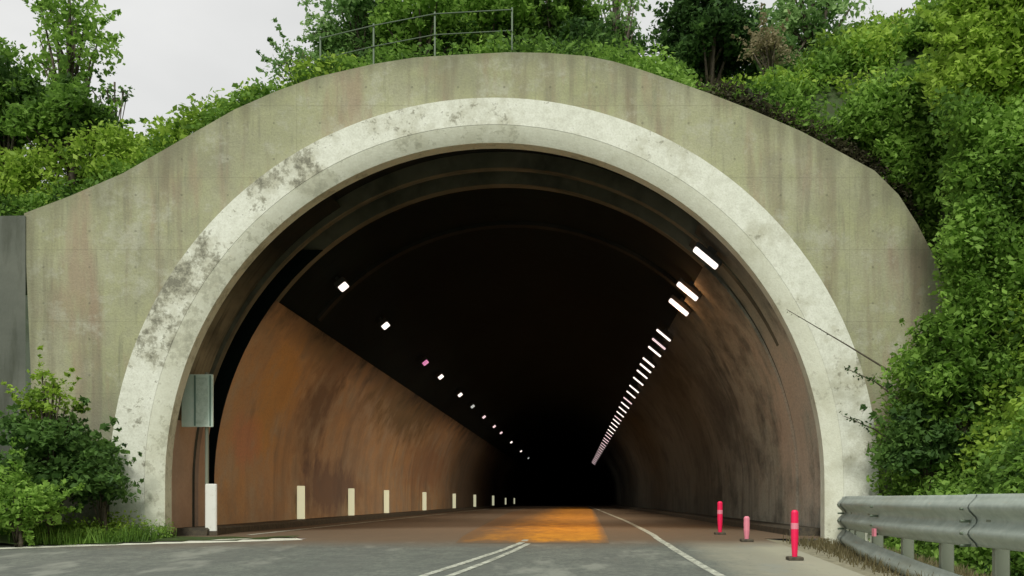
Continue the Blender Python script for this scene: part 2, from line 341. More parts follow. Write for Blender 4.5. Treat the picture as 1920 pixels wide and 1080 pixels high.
o = grid('hill', xs, [17.455,17.46,17.8,18.2,18.7,19.3,20,21,22,23,24,26,28,30,33,36,40,46,55,70,100,160,300,700], Hhill, M['soil']); tag(o, kind='structure')
o = grid('hillside', [4.5+.35*i for i in range(28)]+[15,18,25,40,80,200], [-60,-30,-15]+[-8+.6*i for i in range(42)]+[17.45], Hfront, M['soil'])
tag(o, kind='structure')
o = grid('verge', [-40,-25]+[-16+.4*i for i in range(34)], [11.5+.3*i for i in range(20)], lambda x, y: Hleft(x, y), M['soil'],
         keep=lambda x, y: x < -2.9 and (x-(-8.9))*(16.9-14.5)-(y-14.5)*(-4.6+8.9) < -.9)
tag(o, kind='structure')

# ------------------------------------------------------------------ road, shoulder and markings
def xl(y):
    if y > 17.2: return AX-5.84
    if y > 16.9: return -4.9
    return -8.9+(y-14.5)*(4.3/2.4)
ys = [-60,-30,-15,-8,-4,0,3,6,8,9,10,11,12,13,14,14.5,15,15.5,16,16.5,16.9]
NX = 24
V = []; Fc = []
for y in ys:
    a = max(xl(y), -45); V += [(a+(3.3-a)*i/(NX-1), y, zr2(y)) for i in range(NX)]
for j in range(len(ys)-1):
    Fc += [(j*NX+i, j*NX+i+1, (j+1)*NX+i+1, (j+1)*NX+i) for i in range(NX-1)]
mesh('road', V, Fc, M['asphalt'])['kind'] = 'structure'
ys2 = [16.9,17.5,18,19,20,22,25,30,40,60,80,100,120]+[130+10*i for i in range(20)]
V = []; Fc = []
for y in ys2: V += [(AX-6.5+cx(y)+13*i/9, y, zr(y)) for i in range(10)]
for j in range(len(ys2)-1): Fc += [(j*10+i, j*10+i+1, (j+1)*10+i+1, (j+1)*10+i) for i in range(9)]
mesh('tunnel_road', V, Fc, M['asphalt'])['kind'] = 'structure'
o = grid('shoulder', [3.3,3.5,3.7,4.0,4.4,4.8], [-25,-10,0,4,7,9,10,11,12,13,14,15,15.5,16,16.5,16.9], lambda x, y: zr2(y)-.005-(x-3.3)*.09, M['gravel'])
tag(o, kind='structure')
def strip(name, pts, wdt, m, dz=.005, kind='structure', up=0):
    V = []; Fc = []
    q = []
    for (a, b) in zip(pts, pts[1:]):
        n = max(1, int(math.dist(a, b)/.5)); q += [(a[0]+(b[0]-a[0])*i/n, a[1]+(b[1]-a[1])*i/n) for i in range(n)]
    q.append(pts[-1])
    for i, p in enumerate(q):
        a, b = q[max(0, i-1)], q[min(len(q)-1, i+1)]; d = Vector((b[0]-a[0], b[1]-a[1])).normalized(); nx, ny = -d.y, d.x
        for s_ in (-1, 1):
            X, Y = p[0]+nx*s_*wdt/2, p[1]+ny*s_*wdt/2; V.append((X, Y, zr2(Y)+dz))
    Fc = [(2*i, 2*i+1, 2*i+3, 2*i+2) for i in range(len(q)-1)]
    o = mesh(name, V, Fc, m); o['kind'] = kind; return o
strip('lane_line', [(-2.6,4),(-2.15,8),(-1.86,10.2),(-1.66,11.2),(-1.36,12.7),(-1.05,14.3),(-.86,15.6),(-.8,16.6)], .10, M['line'])
strip('lane_line', [(-2.3,4),(-1.85,8),(-1.55,10.2),(-1.36,11.2),(-1.10,12.7),(-.86,14.3),(-.72,15.6)], .09, M['line'])
strip('edge_line', [(2.3,3),(2.0,7),(1.72,10),(1.6,12),(1.5,14.5),(1.45,17),(1.5,20),(1.6,30),(1.6,110)], .11, M['line'])
strip('edge_line', [(-30,2.9),(-14.0,11.95),(-8.6,14.92),(-4.75,16.9)], .8, M['pale'])
strip('edge_line', [(AX-4.6,18),(AX-4.6,110)], .12, M['line'])
# orange sodium light pool painted on the lane just inside the tunnel
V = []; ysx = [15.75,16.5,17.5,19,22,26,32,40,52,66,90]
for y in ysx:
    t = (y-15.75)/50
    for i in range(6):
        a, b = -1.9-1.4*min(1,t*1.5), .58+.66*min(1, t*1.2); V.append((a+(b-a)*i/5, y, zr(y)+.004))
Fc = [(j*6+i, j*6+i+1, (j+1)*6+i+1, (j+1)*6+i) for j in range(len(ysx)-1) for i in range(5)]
mesh('road_light_pool', V, Fc, M['sodium_pool'])['kind'] = 'structure'
for s_ in (-1, 1):
    V = []; yk = [17.75,19,22,30,50,80,120]+[130+10*i for i in range(18)]
    for y in yk:
        x0 = AX+cx(y)+s_*5.83; x1 = x0-s_*.55
        V += [(x0, y, zr(y)-.02), (x0, y, .14), (x1+s_*.03, y, .14), (x1, y, .11), (x1, y, zr(y)-.02)]
    Fc = [(j*5+i, j*5+i+1, (j+1)*5+i+1, (j+1)*5+i) for j in range(len(yk)-1) for i in range(4)] + [(0,1,2,3,4)]
    mesh('kerb', V, Fc, M['kerb'])['kind'] = 'structure'

# ------------------------------------------------------------------ the tunnel
def arch(a, b, n=56, z0=-.3, t0=0.0, t1=math.pi):
    """left foot -> crown -> right foot, relative to the axis"""
    pts = []
    if t0 == 0: pts += [(-a, z0), (-a, (z0+CZ)/2)]
    for i in range(n+1):
        t = t0+(t1-t0)*i/n; pts.append((-a*math.cos(t), CZ+b*math.sin(t)))
    if t1 == math.pi: pts += [(a, (z0+CZ)/2), (a, z0)]
    return pts
def shell(name, inner, outer, st, m, parent, caps=True, smooth=True):
    """inner / outer: functions y->profile, solid between them through the stations st"""
    V = []; Fc = []; n = len(inner(st[0]))
    for y in st:
        for x, z in inner(y): V.append((AX+cx(y)+x, y, z))
        for x, z in outer(y): V.append((AX+cx(y)+x, y, z))
    for j in range(len(st)-1):
        a, b = j*2*n, (j+1)*2*n
        for i in range(n-1):
            Fc.append((a+i, b+i, b+i+1, a+i+1)); Fc.append((a+n+i, a+n+i+1, b+n+i+1, b+n+i))
        Fc.append((a, a+n, b+n, b)); Fc.append((a+n-1, b+n-1, b+2*n-1, a+2*n-1))
    for a, f in ((0, 0), ((len(st)-1)*2*n, 1)):
        for i in range(n-1):
            q = (a+i, a+i+1, a+n+i+1, a+n+i); Fc.append(q if f == 0 else q[::-1])
    o = mesh(name, V, Fc, m, parent)
    return o
def autosmooth(o, ang=35):
    me = o.data
    for p in me.polygons: p.use_smooth = True
    me.set_sharp_from_angle(angle=R(ang))
    return o
T = empty('road_tunnel', (0, 0, 0)); tag(T, 'concrete road tunnel with white-painted arch ring and dark vault', 'tunnel')
# headwall: radial strips between the arch opening and the traced outline
def outline_at(t):
    dx, dz = -math.cos(t), math.sin(t); best = None
    pts = [(OUT[0][0]+.15, -.4), (OUT[0][0]+.12, 2.8)]+OUT+[(OUT[-1][0], -.4)]
    for (a, b), (c, d) in zip(pts, pts[1:]):
        ex, ez = c-a, d-b; den = dx*ez-dz*ex
        if abs(den) < 1e-9: continue
        r = ((a-AX)*ez-(b-CZ)*ex)/den; s_ = ((a-AX)*dz-(b-CZ)*dx)/den
        if r > 0 and -1e-6 <= s_ <= 1+1e-6 and (best is None or r < best): best = r
    return (dx*best, CZ+dz*best)
ts = sorted(set([round(math.pi*i/72, 5) for i in range(73)]+[round(math.atan2(b-CZ, -(a-AX)), 5) for a, b in OUT if b > CZ]))
innp = [(-6.3, -.4)]+[(-6.3*math.cos(t), CZ+6.3*math.sin(t)) for t in ts]+[(6.3, -.4)]
outp = [(OUT[0][0]+.15-AX, -.4)]+[outline_at(t) for t in ts]+[(OUT[-1][0]-AX, -.4)]
hw = shell('headwall', lambda y: innp, lambda y: outp, [17.0, 17.45], M['concrete'], T)
_n = len(innp); _a = hw.data.attributes.new('rim', 'FLOAT', 'POINT')
_a.data.foreach_set('value', [1.0 if (i % (2*_n)) >= _n else 0.0 for i in range(len(hw.data.vertices))])
M['soffit'] = white_ring((.68,.70,.54))
ring = shell('arch_ring', lambda y: arch(6.0, 6.14, 72), lambda y: arch(6.6, 6.6, 72), [16.80, 17.0, 17.24], M['ring'], T)
autosmooth(ring)
autosmooth(shell('arch_soffit', lambda y: arch(5.99-min(.28,(y-16.806)*1.9), 6.13-min(.25,(y-16.806)*1.7), 72), lambda y: arch(5.998, 6.138, 72), [16.806, 16.955, 17.02, 17.235], M['soffit'], T))
# gallery behind the ring
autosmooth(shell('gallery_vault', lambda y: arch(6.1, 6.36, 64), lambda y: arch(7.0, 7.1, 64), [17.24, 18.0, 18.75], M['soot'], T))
autosmooth(shell('rib', lambda y: arch(5.9, 6.06, 64), lambda y: arch(7.0, 7.1, 64), [18.75, 18.95], M['rib'], T))
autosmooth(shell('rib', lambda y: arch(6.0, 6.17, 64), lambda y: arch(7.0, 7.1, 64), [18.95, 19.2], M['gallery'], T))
autosmooth(shell('joint', lambda y: arch(6.3, 6.45, 64), lambda y: arch(7.0, 7.1, 64), [19.2, 19.66], M['soot'], T))
autosmooth(shell('rib', lambda y: arch(5.86, 6.04, 64), lambda y: arch(7.0, 7.1, 64), [19.66, 19.9], M['rib'], T))
st = [19.9,21,22.4,24,27,30,35,42,50,60,75,90,105,120]+[130+10*i for i in range(20)]
autosmooth(shell('vault_lining', lambda y: arch(5.9, 6.1, 56), lambda y: arch(7.0, 7.1, 56), st, M['sootshade'], T))
for y0 in (22.5,):
    autosmooth(shell('rib', lambda y: arch(5.84, 6.02, 48, t0=.69, t1=math.pi-.86), lambda y: arch(5.93, 6.12, 48, t0=.69, t1=math.pi-.86), [y0, y0+.25], M['soot'], T))
# gallery side panels (left: brown below, streaked concrete above)
def side(name, s_, a, b, y0, y1, zlo, zhi, th, m, n=20, stt=None):
    def prof(a_, b_):
        q = []
        for i in range(n+1):
            z = zlo+(zhi-zlo)*i/n
            q.append((s_*(a_ if z < CZ else a_*math.sqrt(max(0, 1-((z-CZ)/b_)**2))), z))
        return q
    return autosmooth(shell(name, lambda y: prof(a, b), lambda y: prof(a+th, b+th), stt or [y0, y1], m, T))
side('side_panel', -1, 5.93, 6.15, 17.25, 18.74, -.1, E+1.45, .12, M['panelbrown'])
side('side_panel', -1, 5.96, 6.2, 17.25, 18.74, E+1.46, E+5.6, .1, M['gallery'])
side('side_panel', -1, 5.82, 6.0, 18.745, 19.10, -.1, E+1.45, .07, M['panelbrown'])
side('side_panel', 1, 5.88, 6.15, 17.25, 19.64, -.1, E+5.1, .12, M['rightwall'])
stw = [19.905,21,23,26,30,35,42,50,60,75,90,105,120,130,140,150,160,180]
side('joint_shade', -1, 5.835, 6.02, 19.59, 19.62, -.1, E+5.0, .6, M['sootshade'])  # black slab painting in the shade of the joint recess
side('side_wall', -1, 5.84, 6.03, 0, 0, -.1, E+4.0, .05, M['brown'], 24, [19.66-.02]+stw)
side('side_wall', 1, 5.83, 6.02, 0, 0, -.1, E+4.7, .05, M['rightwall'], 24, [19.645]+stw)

# wing wall on the far left
a0 = Vector((-9.50, 16.98)); a1 = Vector((-14.5, 11.2)); d = (a1-a0).normalized(); nrm = Vector((d.y, -d.x))*.4
V = []
for p, zt in ((a0, E+4.93), (a1, E+3.1)):
    for q in (p, p-nrm if (p-nrm).x < p.x else p+nrm): V += [(q.x, q.y, -.9), (q.x, q.y, zt)]
o = mesh('retaining_wall', V, [(0,4,5,1),(2,3,7,6),(0,1,3,2),(4,6,7,5),(1,5,7,3),(0,2,6,4)], M['oldwall'])
tag(o, 'dark mossy concrete retaining wall splaying out left of the tunnel portal', 'wall')

# ------------------------------------------------------------------ tunnel lamps
def lamp_proto(wd, dp, ht, lens, name='tunnel_lamp'):
    r = empty(name)
    MB().box((0,0,.03), (wd, dp, ht), bev=.02).box((0,0,ht/2+.07), (wd*.3,.05,.12)).build('housing', M['housing'], r)
    b = MB().box((0,-.012,-ht/2-.005), (wd-.06, dp-.02, ht*.75), bev=.015); b.build('lens', lens, r)
    return r
def copy_tree(o, parent=None):
    c = o.copy(); COL.objects.link(c); c.parent = parent
    for ch in [k for k in bpy.data.objects if k.parent == o and k is not c]: copy_tree(ch, c)
    return c
protos = {}
def lamp(kind, lensname, px, up, side_, label, group, energy=0, col=(1,.6,.28)):
    """px: image column; up: pixels above the horizon; sets its depth on the lamp line"""
    h = 4.75 if side_ < 0 else 4.6
    y = F*h/up; x = (-5.11 if side_ < 0 else 2.53)+cx(y)
    key = (kind, lensname)
    if key not in protos:
        protos[key] = o = lamp_proto(*( (.26,.22,.14) if kind == 'square' else (.62,.18,.10) if kind == 'long' else (.56,.11,.06)), M[lensname])
    else: o = copy_tree(protos[key])
    ang = math.atan2(5.85*5.85*(h-.3), 6.05*6.05*3.9)
    y += random.uniform(-.25,.25) if kind == 'bar' else 0
    tilt = (math.pi/2-ang)*(-1 if side_ < 0 else 1)*1.0
    o.location = (x, y, E+h); o.rotation_euler = (0, tilt*.9, 0)
    for k in ('label', 'category', 'group'): 
        if k in o: del o[k]
    tag(o, label, 'lamp', group)
    if kind == 'long' and up < 400:            # added orange point light for the glow on the vault round the lamp
        L = bpy.data.lights.new('added_lamp_glow', 'POINT'); L.energy = 5; L.color = (1,.42,.14); L.shadow_soft_size = .05
        lo = bpy.data.objects.new('added_lamp_glow', L); COL.objects.link(lo); lo.parent = o; lo.location = (0, -.12, -.16)
    if energy:
        L = bpy.data.lights.new('lamp_light', 'AREA'); L.energy = energy; L.color = col; L.shape = 'RECTANGLE'; L.size = .5; L.size_y = .15; L.spread = R(125)
        lo = bpy.data.objects.new('lamp_light', L); COL.objects.link(lo); lo.parent = o; lo.location = (0, 0, -.2)
    return o
ordn = ['first','second','third','fourth','fifth','sixth','seventh','eighth','ninth','tenth','eleventh','twelfth','thirteenth','fourteenth','fifteenth','sixteenth']
LG = 'square lamps along the left side of the vault'
left = [(640,404,'lens','large bright square lamp highest on the left side of the vault'),(725,330,'lens','second bright lamp from the entrance on the left of the vault'),
        (778,260,'lenspink','dim pink failing lamp, third from the entrance on the left'),(825,233,'lens','small white lamp just beyond the dim pink one'),
        (857,199,'lens','fifth lamp from the entrance on the left, bright'),(893,177,'lensdim','faint grey lamp, sixth from the entrance on the left'),
        (912,157,'lensmid','pinkish white lamp, seventh from the entrance on the left'),(936,139,'lensmid','eighth lamp from the entrance on the left, fairly dim'),
        (947,127,'lensmid','ninth lamp from the entrance on the left, fairly dim'),(966,109,'lens','bright lamp, tenth from the entrance on the left'),
        (990,92,'lens','last bright lamp, eleventh from the entrance on the left'),(1005,79,'lensdim','faint lamp, twelfth from the entrance on the left')]
for i, (px, up, ln, lb) in enumerate(left):
    lamp('square', ln, px, up, -1, lb, LG, energy=(0 if ln in ('lenspink','lensdim') or up < 130 else 16), col=(1,.88,.76))
for up, lb in ((457,'topmost of the three big bar lamps by the arch ring on the right'),(394,'middle of the three big bar lamps at upper right of the vault'),
               (364,'lowest of the three big bar lamps at upper right of the vault')):
    lamp('long', 'lens', 0, up, 1, lb, 'large bar lamps on the right side of the vault', energy=14, col=(1,.62,.32))
ups = [309,292,280,257,248,236,222]
y = F*4.6/222
while y < 122: y += 2.4+max(0, y-50)*.03; ups.append(F*4.6/y)
def ordinal(n): return ordn[n] if n < len(ordn) else '%d%s' % (n+1, {1:'st',2:'nd',3:'rd'}.get((n+1) % 10, 'th') if (n+1) not in (11,12,13) else 'th')
for i, up in enumerate(ups):
    lamp('bar', 'lensmid' if (i in (1, 9, 13) or i > 17) else 'lens', 0, up, 1, '%s bar lamp from the entrance in the close-set row on the right' % ordinal(i),
         'close-set bar lamps in the right-hand row', energy=((27 if i < 13 else 11) if i % 4 == 0 and i < 21 else 0), col=(1,.8,.6))

# ------------------------------------------------------------------ reflector panels along the left wall
def marker():
    r = empty('wall_marker')
    MB().box((0,0,.42), (.20,.03,.86), bev=.01).build('panel', M['glowpanel'], r)
    MB().box((0,.06,.42), (.05,.10,.5)).build('bracket', M['dkmetal'], r); return r
WX = AX-5.70
mk = None
for i, px in enumerate([572,665,730,800,855,893,927,950,966,981,993,1003]):
    Y = F*-WX/(1075-px)*.985
    if mk is None: mk = o = marker()
    else:
        o = copy_tree(mk)
    o.location = (WX, Y, .16); o.rotation_euler = (0, 0, R(28))
    if i > 6: o.scale = (.8, 1, .8)
    tag(o, '%s cream reflector panel from the entrance along the left tunnel wall' % ordinal(i), 'reflector panel', 'reflector panels along the left wall')
    o['label'] = '%s cream reflector panel from the entrance along the left tunnel wall' % ordinal(i)
# bright white marker post and sign on its pole by the ring
r = empty('marker_post'); bx = P(396, 998, 17.9)
r.location = (bx[0], 17.9, 0.0)
MB().box((0,0,.50), (.21,.06,.88), bev=.015).build('panel', M['white'], r)
MB().box((0,0,.04), (.28,.16,.08)).build('base', M['kerb'], r)
tag(r, 'bright white marker post at the foot of the sign pole', 'marker post')
r = empty('road_sign', (P(388,0,17.95)[0], 17.95, 0))
MB().tube([(0,0,0),(0,0,2.98)], .035, 10).build('pole', M['postmetal'], r)
pn = MB().box((-.15,-.06,2.46), (.58,.035,.96), bev=.008).build('panel', M['signgreen'], r)
MB().box((-.06,-.083,2.46), (.22,.008,.84)).build('pale_stripe', M['signpale'], pn)
MB().box((-.19,-.083,2.46), (.03,.008,.92)).box((.09,-.083,2.46), (.025,.008,.92)).build('dark_stripe', M['signdark'], pn)
MB().box((-.05,-.03,2.75), (.2,.03,.05)).build('bracket', M['dkmetal'], r)
tag(r, 'faded green rectangular sign on a pole inside the left of the arch', 'sign')

# ------------------------------------------------------------------ guardrail on the right
GP = [(4.4,-12),(4.15,-2),(4.0,5),(3.95,8),(3.95,11),(4.05,13.5),(4.3,15.5),(4.75,16.7)]
def gpt(t):
    t = hold(t, 0, len(GP)-1.0001); i = int(t); f = t-i; return (GP[i][0]+(GP[i+1][0]-GP[i][0])*f, GP[i][1]+(GP[i+1][1]-GP[i][1])*f)
def gslope(y): return .03*(y-12)
def beam(name, zc, h, waves, parent, sl=0.0, k0=0, k1=84, off=0.0):
    prof = []; n = waves*8
    for i in range(n+1):
        u = i/n; prof.append((.045*math.cos(u*waves*2*math.pi), zc-h/2+h*u))
    V = []; Fc = []; K = 84
    for k in range(k0, k1+1):
        x, y = gpt(k*(len(GP)-1)/K); x2, y2 = gpt(min(len(GP)-1, (k+.3)*(len(GP)-1)/K)); 
        for dx, z in prof: V.append((x-.07+dx+off, y, z+sl*(y-12)))
        for dx, z in prof: V.append((x-.062+dx+.004+off, y, z+sl*(y-12)))
    m_ = 2*(n+1)
    for k in range(k1-k0):
        a, b = k*m_, (k+1)*m_
        Fc += [(a+i, a+i+1, b+i+1, b+i) for i in range(n)]; Fc += [(a+n+1+i, b+n+1+i, b+n+2+i, a+n+2+i) for i in range(n)]
        Fc += [(a, b, b+n+1, a+n+1), (a+n, a+2*n+1, b+2*n+1, b+n)]
    return mesh(name, V, Fc, M['galv'], parent, True)
G = empty('guardrail', (4.0, 11, -.4)); tag(G, 'galvanised double-beam guardrail along the right edge of the road', 'guardrail')
def rel(o): o.location = -Vector(G.location); return o
for j in range(6):                          # lapped lengths of rail
    k0, k1 = j*14, min(84, j*14+15)
    rel(beam('beam', E-.20-.006*(j % 2), .51, 2, G, 0, k0, k1, -.014*(j % 2))); rel(beam('beam', E-.79, .28, 1, G, .055, k0, k1, -.014*(j % 2)))
    if 0 < j:
        x_, y_ = gpt((k0+.5)*(len(GP)-1)/84)
        for dz in (.10, -.02, -.14, -.26):
            rel(MB().tube([(x_-.15, y_, E-.19+dz), (x_-.05, y_, E-.19+dz)], .016, 6).build('bolt', M['dkmetal'], G))
yy = -11
gl = []
while yy < 16.4:
    for k in range(len(GP)-1):
        if GP[k][1] <= yy <= GP[k+1][1]:
            f = (yy-GP[k][1])/(GP[k+1][1]-GP[k][1]); gx = GP[k][0]+(GP[k+1][0]-GP[k][0])*f
    zt = E+.02
    rel(MB().box((gx+.09, yy, (zt-1.35)/2-.1), (.14,.09,zt+1.15), bev=.01).box((gx+.0, yy, E-.2), (.06,.10,.3)).build('post', M['postmetal'], G))
    yy += 1.35
rel(MB().box((3.87, 12.6, E-.42), (.03,.10,.10)).build('reflector', M['redpale'], G))
# red marker posts beside the edge line
def redpost(px, y, h, label, m):
    x = (px-1075)/F*y; z = zr(y) if x < 3.3 else zr(y)-.05
    r = empty('marker_post', (x, y, z))
    MB().box((0,0,.02), (.2,.2,.05), bev=.01).build('base', M['kerb'], r)
    MB().tube([(0,0,.04),(0,0,h*.45),(0,0,h-.03),(0,0,h)], [.035,.05,.05,.03], 12).build('post', m, r)
    MB().tube([(0,0,h*.62),(0,0,h*.74)], .052, 12).build('band', M['redpale'], r)
    tag(r, label, 'marker post', 'red marker posts along the right edge line')
redpost(1350, 18.3, .62, 'red marker post just inside the arch on the right', M['red'])
redpost(1400, 16.2, .42, 'short pinkish marker post between the two brighter red ones', M['redpale'])
redpost(1490, 12.9, .66, 'nearest and largest red marker post beside the guardrail', M['red'])

# ------------------------------------------------------------------ railing on the crest
Rl = empty('railing', (-2.2, 17.9, 8.2)); tag(Rl, 'thin grey metal railing in front of the trees on the portal crest', 'railing')
def relr(o): o.location = -Vector(Rl.location); return o
pA = [P(600,72,17.8), P(700,48,17.8), P(815,26,17.8), P(960,18,17.8)]
relr(MB().tube(pA, .010, 6).build('top_rail', M['dkmetal'], Rl))
relr(MB().tube([(p[0], p[1], p[2]-.38) for p in pA], .009, 6).build('middle_rail', M['dkmetal'], Rl))
for i, p in enumerate(pA):
    relr(MB().box((p[0], p[1]+.03, p[2]-.5), (.028,.028,1.1)).build('post', M['dkmetal'], Rl))

# ------------------------------------------------------------------ vegetation
def leafmesh(name, C, size, tint, m, parent=None, up=.25, asp=.55):
    n = len(C)
    nr = rng.normal(size=(n,3)); nr[:,2] = np.abs(nr[:,2])+up; nr /= np.linalg.norm(nr, axis=1)[:,None]
    t = rng.normal(size=(n,3)); t -= nr*(t*nr).sum(1)[:,None]; t /= np.linalg.norm(t, axis=1)[:,None]
    b = np.cross(nr, t); s = size[:,None]
    V = np.empty((n,4,3)); V[:,0] = C+t*s; V[:,1] = C+b*s*asp+t*s*.1; V[:,2] = C-t*s; V[:,3] = C-b*s*asp+t*s*.1
    me = bpy.data.meshes.new(name); me.vertices.add(4*n); me.vertices.foreach_set('co', V.reshape(-1).astype(np.float32))
    me.loops.add(4*n); me.loops.foreach_set('vertex_index', np.arange(4*n, dtype=np.int32))
    me.polygons.add(n); me.polygons.foreach_set('loop_start', np.arange(0, 4*n, 4, dtype=np.int32)); me.polygons.foreach_set('loop_total', np.full(n, 4, dtype=np.int32))
    a = me.attributes.new('tint', 'FLOAT', 'FACE'); a.data.foreach_set('value', np.clip(tint, 0, 1).astype(np.float32))
    me.update(); me.validate()
    return link(name, me, m, parent)
DENS = 4.2; LS = .72
def ball(n):
    v = rng.normal(size=(n,3)); v /= np.linalg.norm(v, axis=1)[:,None]; return v*(rng.random(n)**.45)[:,None]
def clumps(cs, rs, per, size, tb, sq=.8):
    Cs, Ss, Ts = [], [], []
    for c, r in zip(cs, rs):
        k = max(10, int(DENS*per*r*r/.09)); p = ball(k)*r; p[:,2] *= sq; Cs.append(p+c)
        Ss.append(LS*size*(.45+1.1*rng.random(k)**1.5)); t = tb+.19+rng.normal()*.20+.20*math.sin(c[0]*1.7+c[1]*1.1+1)*math.sin(c[2]*1.9+c[0]*.6); Ts.append(t+rng.normal(size=k)*.13)
    return np.concatenate(Cs), np.concatenate(Ss), np.concatenate(Ts)
def crown_points(c, rad, nc, cr, hollow=.55):
    cs, rs = [], []
    for _ in range(nc):
        v = rng.normal(size=3); v /= np.linalg.norm(v); f = hollow+(1.02-hollow)*rng.random()
        f *= .82+.28*math.sin(v[0]*4+v[2]*3+c[0])*.8
        cs.append(np.array(c)+v*np.array(rad)*f); rs.append(cr*(.55+.8*rng.random()))
    return cs, rs
def tree(name, label, base, c, rad, m, nc=60, cr=.42, per=34, size=.085, tb=.5, cat='tree', group=None, trunk=.12):
    T_ = empty(name, base); b = Vector(base)
    cs, rs = crown_points((c[0]-b.x, c[1]-b.y, c[2]-b.z), rad, nc, cr)
    for _ in range(nc//3):                      # shoots that break the outline
        i = random.randrange(nc); v = cs[i]/(np.linalg.norm(cs[i]/np.array(rad))+1e-6)/max(rad); v = cs[i]-np.array((c[0]-b.x, c[1]-b.y, c[2]-b.z)); v = v/(np.linalg.norm(v)+1e-6)
        L_ = cr*(.9+1.3*random.random()); q = cs[i]+v*rs[i]*.6
        for k in range(3): q = q+v*L_*.3+np.array((0,0,.02+.05*random.random())); cs.append(q.copy()); rs.append(cr*(.34-.07*k))
    C, s, t = clumps(cs, rs, per, size, tb); leafmesh('crown', C, s, t, m, T_)
    mb = MB(); top = Vector((c[0]-b.x, c[1]-b.y, c[2]-b.z)); st_ = Vector((0,0,-.3))
    mb.tube([st_, st_.lerp(top, .35)+Vector((.08,0,0)), top, top+Vector((0,0,rad[2]*.6))], [trunk, trunk*.8, trunk*.5, .02], 8)
    for k in range(0, min(nc, 18)):
        e = Vector(cs[k]); f = .25+.6*random.random(); s0 = st_.lerp(top, f); mid = s0.lerp(e, .5)+Vector((0,0,.12))
        mb.tube([s0, mid, e], [trunk*.4, trunk*.25, .012], 5)
    mb.build('trunk', M['bark'], T_, True)
    return tag(T_, label, cat, group)
def Pg(px, y): x = (px-1075)/F*y; return (x, y, (Hback(x, y) if y > 17.4 else Hfront(x, y)))
def tr(name, label, px, py, y, rx, rz, m, ry=None, **k):
    c = P(px, py, y); s = y/F; rx *= s; rz *= s; b = Pg(px, y)
    if name == 'bush': b = (b[0], b[1], min(b[2], c[2]-rz*.8))
    return tree(name, label, b, c, (rx, ry if ry else rx*.8, rz), m, **k)
TG = 'trees on the hill above the portal'
tr('tree', 'leafy light green tree at top left against the sky', 130, 70, 19.5, 100, 150, M['leaf'], nc=75, cr=.27, per=12, tb=.68, group=TG)
tr('tree', 'dark round-topped tree at the far left edge behind the retaining wall', 10, 200, 18.8, 110, 110, M['leaf'], nc=60, cr=.36, tb=.3, group=TG)
tr('bush', 'dark leafy bush under the light green tree on the left', 130, 225, 18.4, 110, 60, M['leaf'], nc=50, cr=.30, tb=.35, cat='bush')
tr('bush', 'sparse bush with open twigs reaching right of the top left tree', 215, 175, 19, 45, 35, M['leafdark'], nc=12, cr=.14, per=16, size=.06, tb=.5, cat='bush', trunk=.03)
tr('tree', 'broad green tree behind the left end of the crest railing', 680, 15, 21, 110, 110, M['leafpale'], nc=80, cr=.30, per=14, tb=.5, group=TG)
tr('tree', 'dense green tree directly behind the upright railing post', 790, 30, 20.5, 95, 95, M['leaf'], nc=80, cr=.32, per=18, tb=.62, group=TG)
tr('tree', 'bright green tree over the middle of the arch', 915, 30, 21, 100, 90, M['leaf'], nc=75, cr=.36, per=28, tb=.65, group=TG)
tr('tree', 'dark green tree right of the arch crown', 1040, 25, 21.5, 100, 95, M['leaf'], nc=60, cr=.36, per=26, tb=.4, group=TG)
tr('tree', 'slim sparse pale tree left of the very dark one', 1155, 10, 22, 55, 100, M['leafpale'], nc=22, cr=.26, per=9, tb=.6, group=TG)
tr('tree', 'very dark spreading tree right of the sky gap', 1330, 50, 20.5, 100, 85, M['leafdark'], nc=90, cr=.32, per=34, tb=.25, group=TG)
tr('tree', 'tall blue-green tree between the very dark tree and the right hillside', 1525, 50, 20, 110, 110, M['leafpale'], nc=90, cr=.32, per=16, tb=.45, group=TG)
tr('tree', 'tall yellow-green tree filling the top right corner', 1870, 60, 16, 120, 230, M['leaflight'], nc=170, cr=.36, per=34, tb=.55, group=TG)
tr('bush', 'dry tan bush between two trees above the right of the arch', 1445, 95, 19, 42, 36, M['leafdry'], nc=26, cr=.2, per=26, size=.05, tb=.45, cat='bush', trunk=.03)
tr('bush', 'thin dry pale bush on the right skyline', 1690, 110, 19.5, 60, 55, M['leafdry'], nc=26, cr=.3, per=14, size=.06, tb=.5, cat='bush', trunk=.04)
tr('bush', 'grey-green scraggly bush on the crest at the left foot of the big trees', 560, 120, 18.6, 70, 32, M['leafpale'], nc=30, cr=.2, per=18, size=.06, tb=.25, cat='bush', trunk=.03)

def scatter(n, fx, fy, H, rlo, rhi, lift=.15, cond=None):
    cs, rs = [], []
    while len(cs) < n:
        x, y = fx(), fy()
        if cond and not cond(x, y): continue
        r = rlo+(rhi-rlo)*random.random(); cs.append(np.array((x, y, H(x, y)+r*lift))); rs.append(r)
    return cs, rs
def under(name, label, cs, rs, m, per=26, size=.075, tb=.5, cat='undergrowth', sq=.9):
    C, s, t = clumps(cs, rs, per, size, tb, sq)
    o = leafmesh(name, C, s, t, m); tag(o, label, cat, kind='stuff'); return o
U = random.uniform
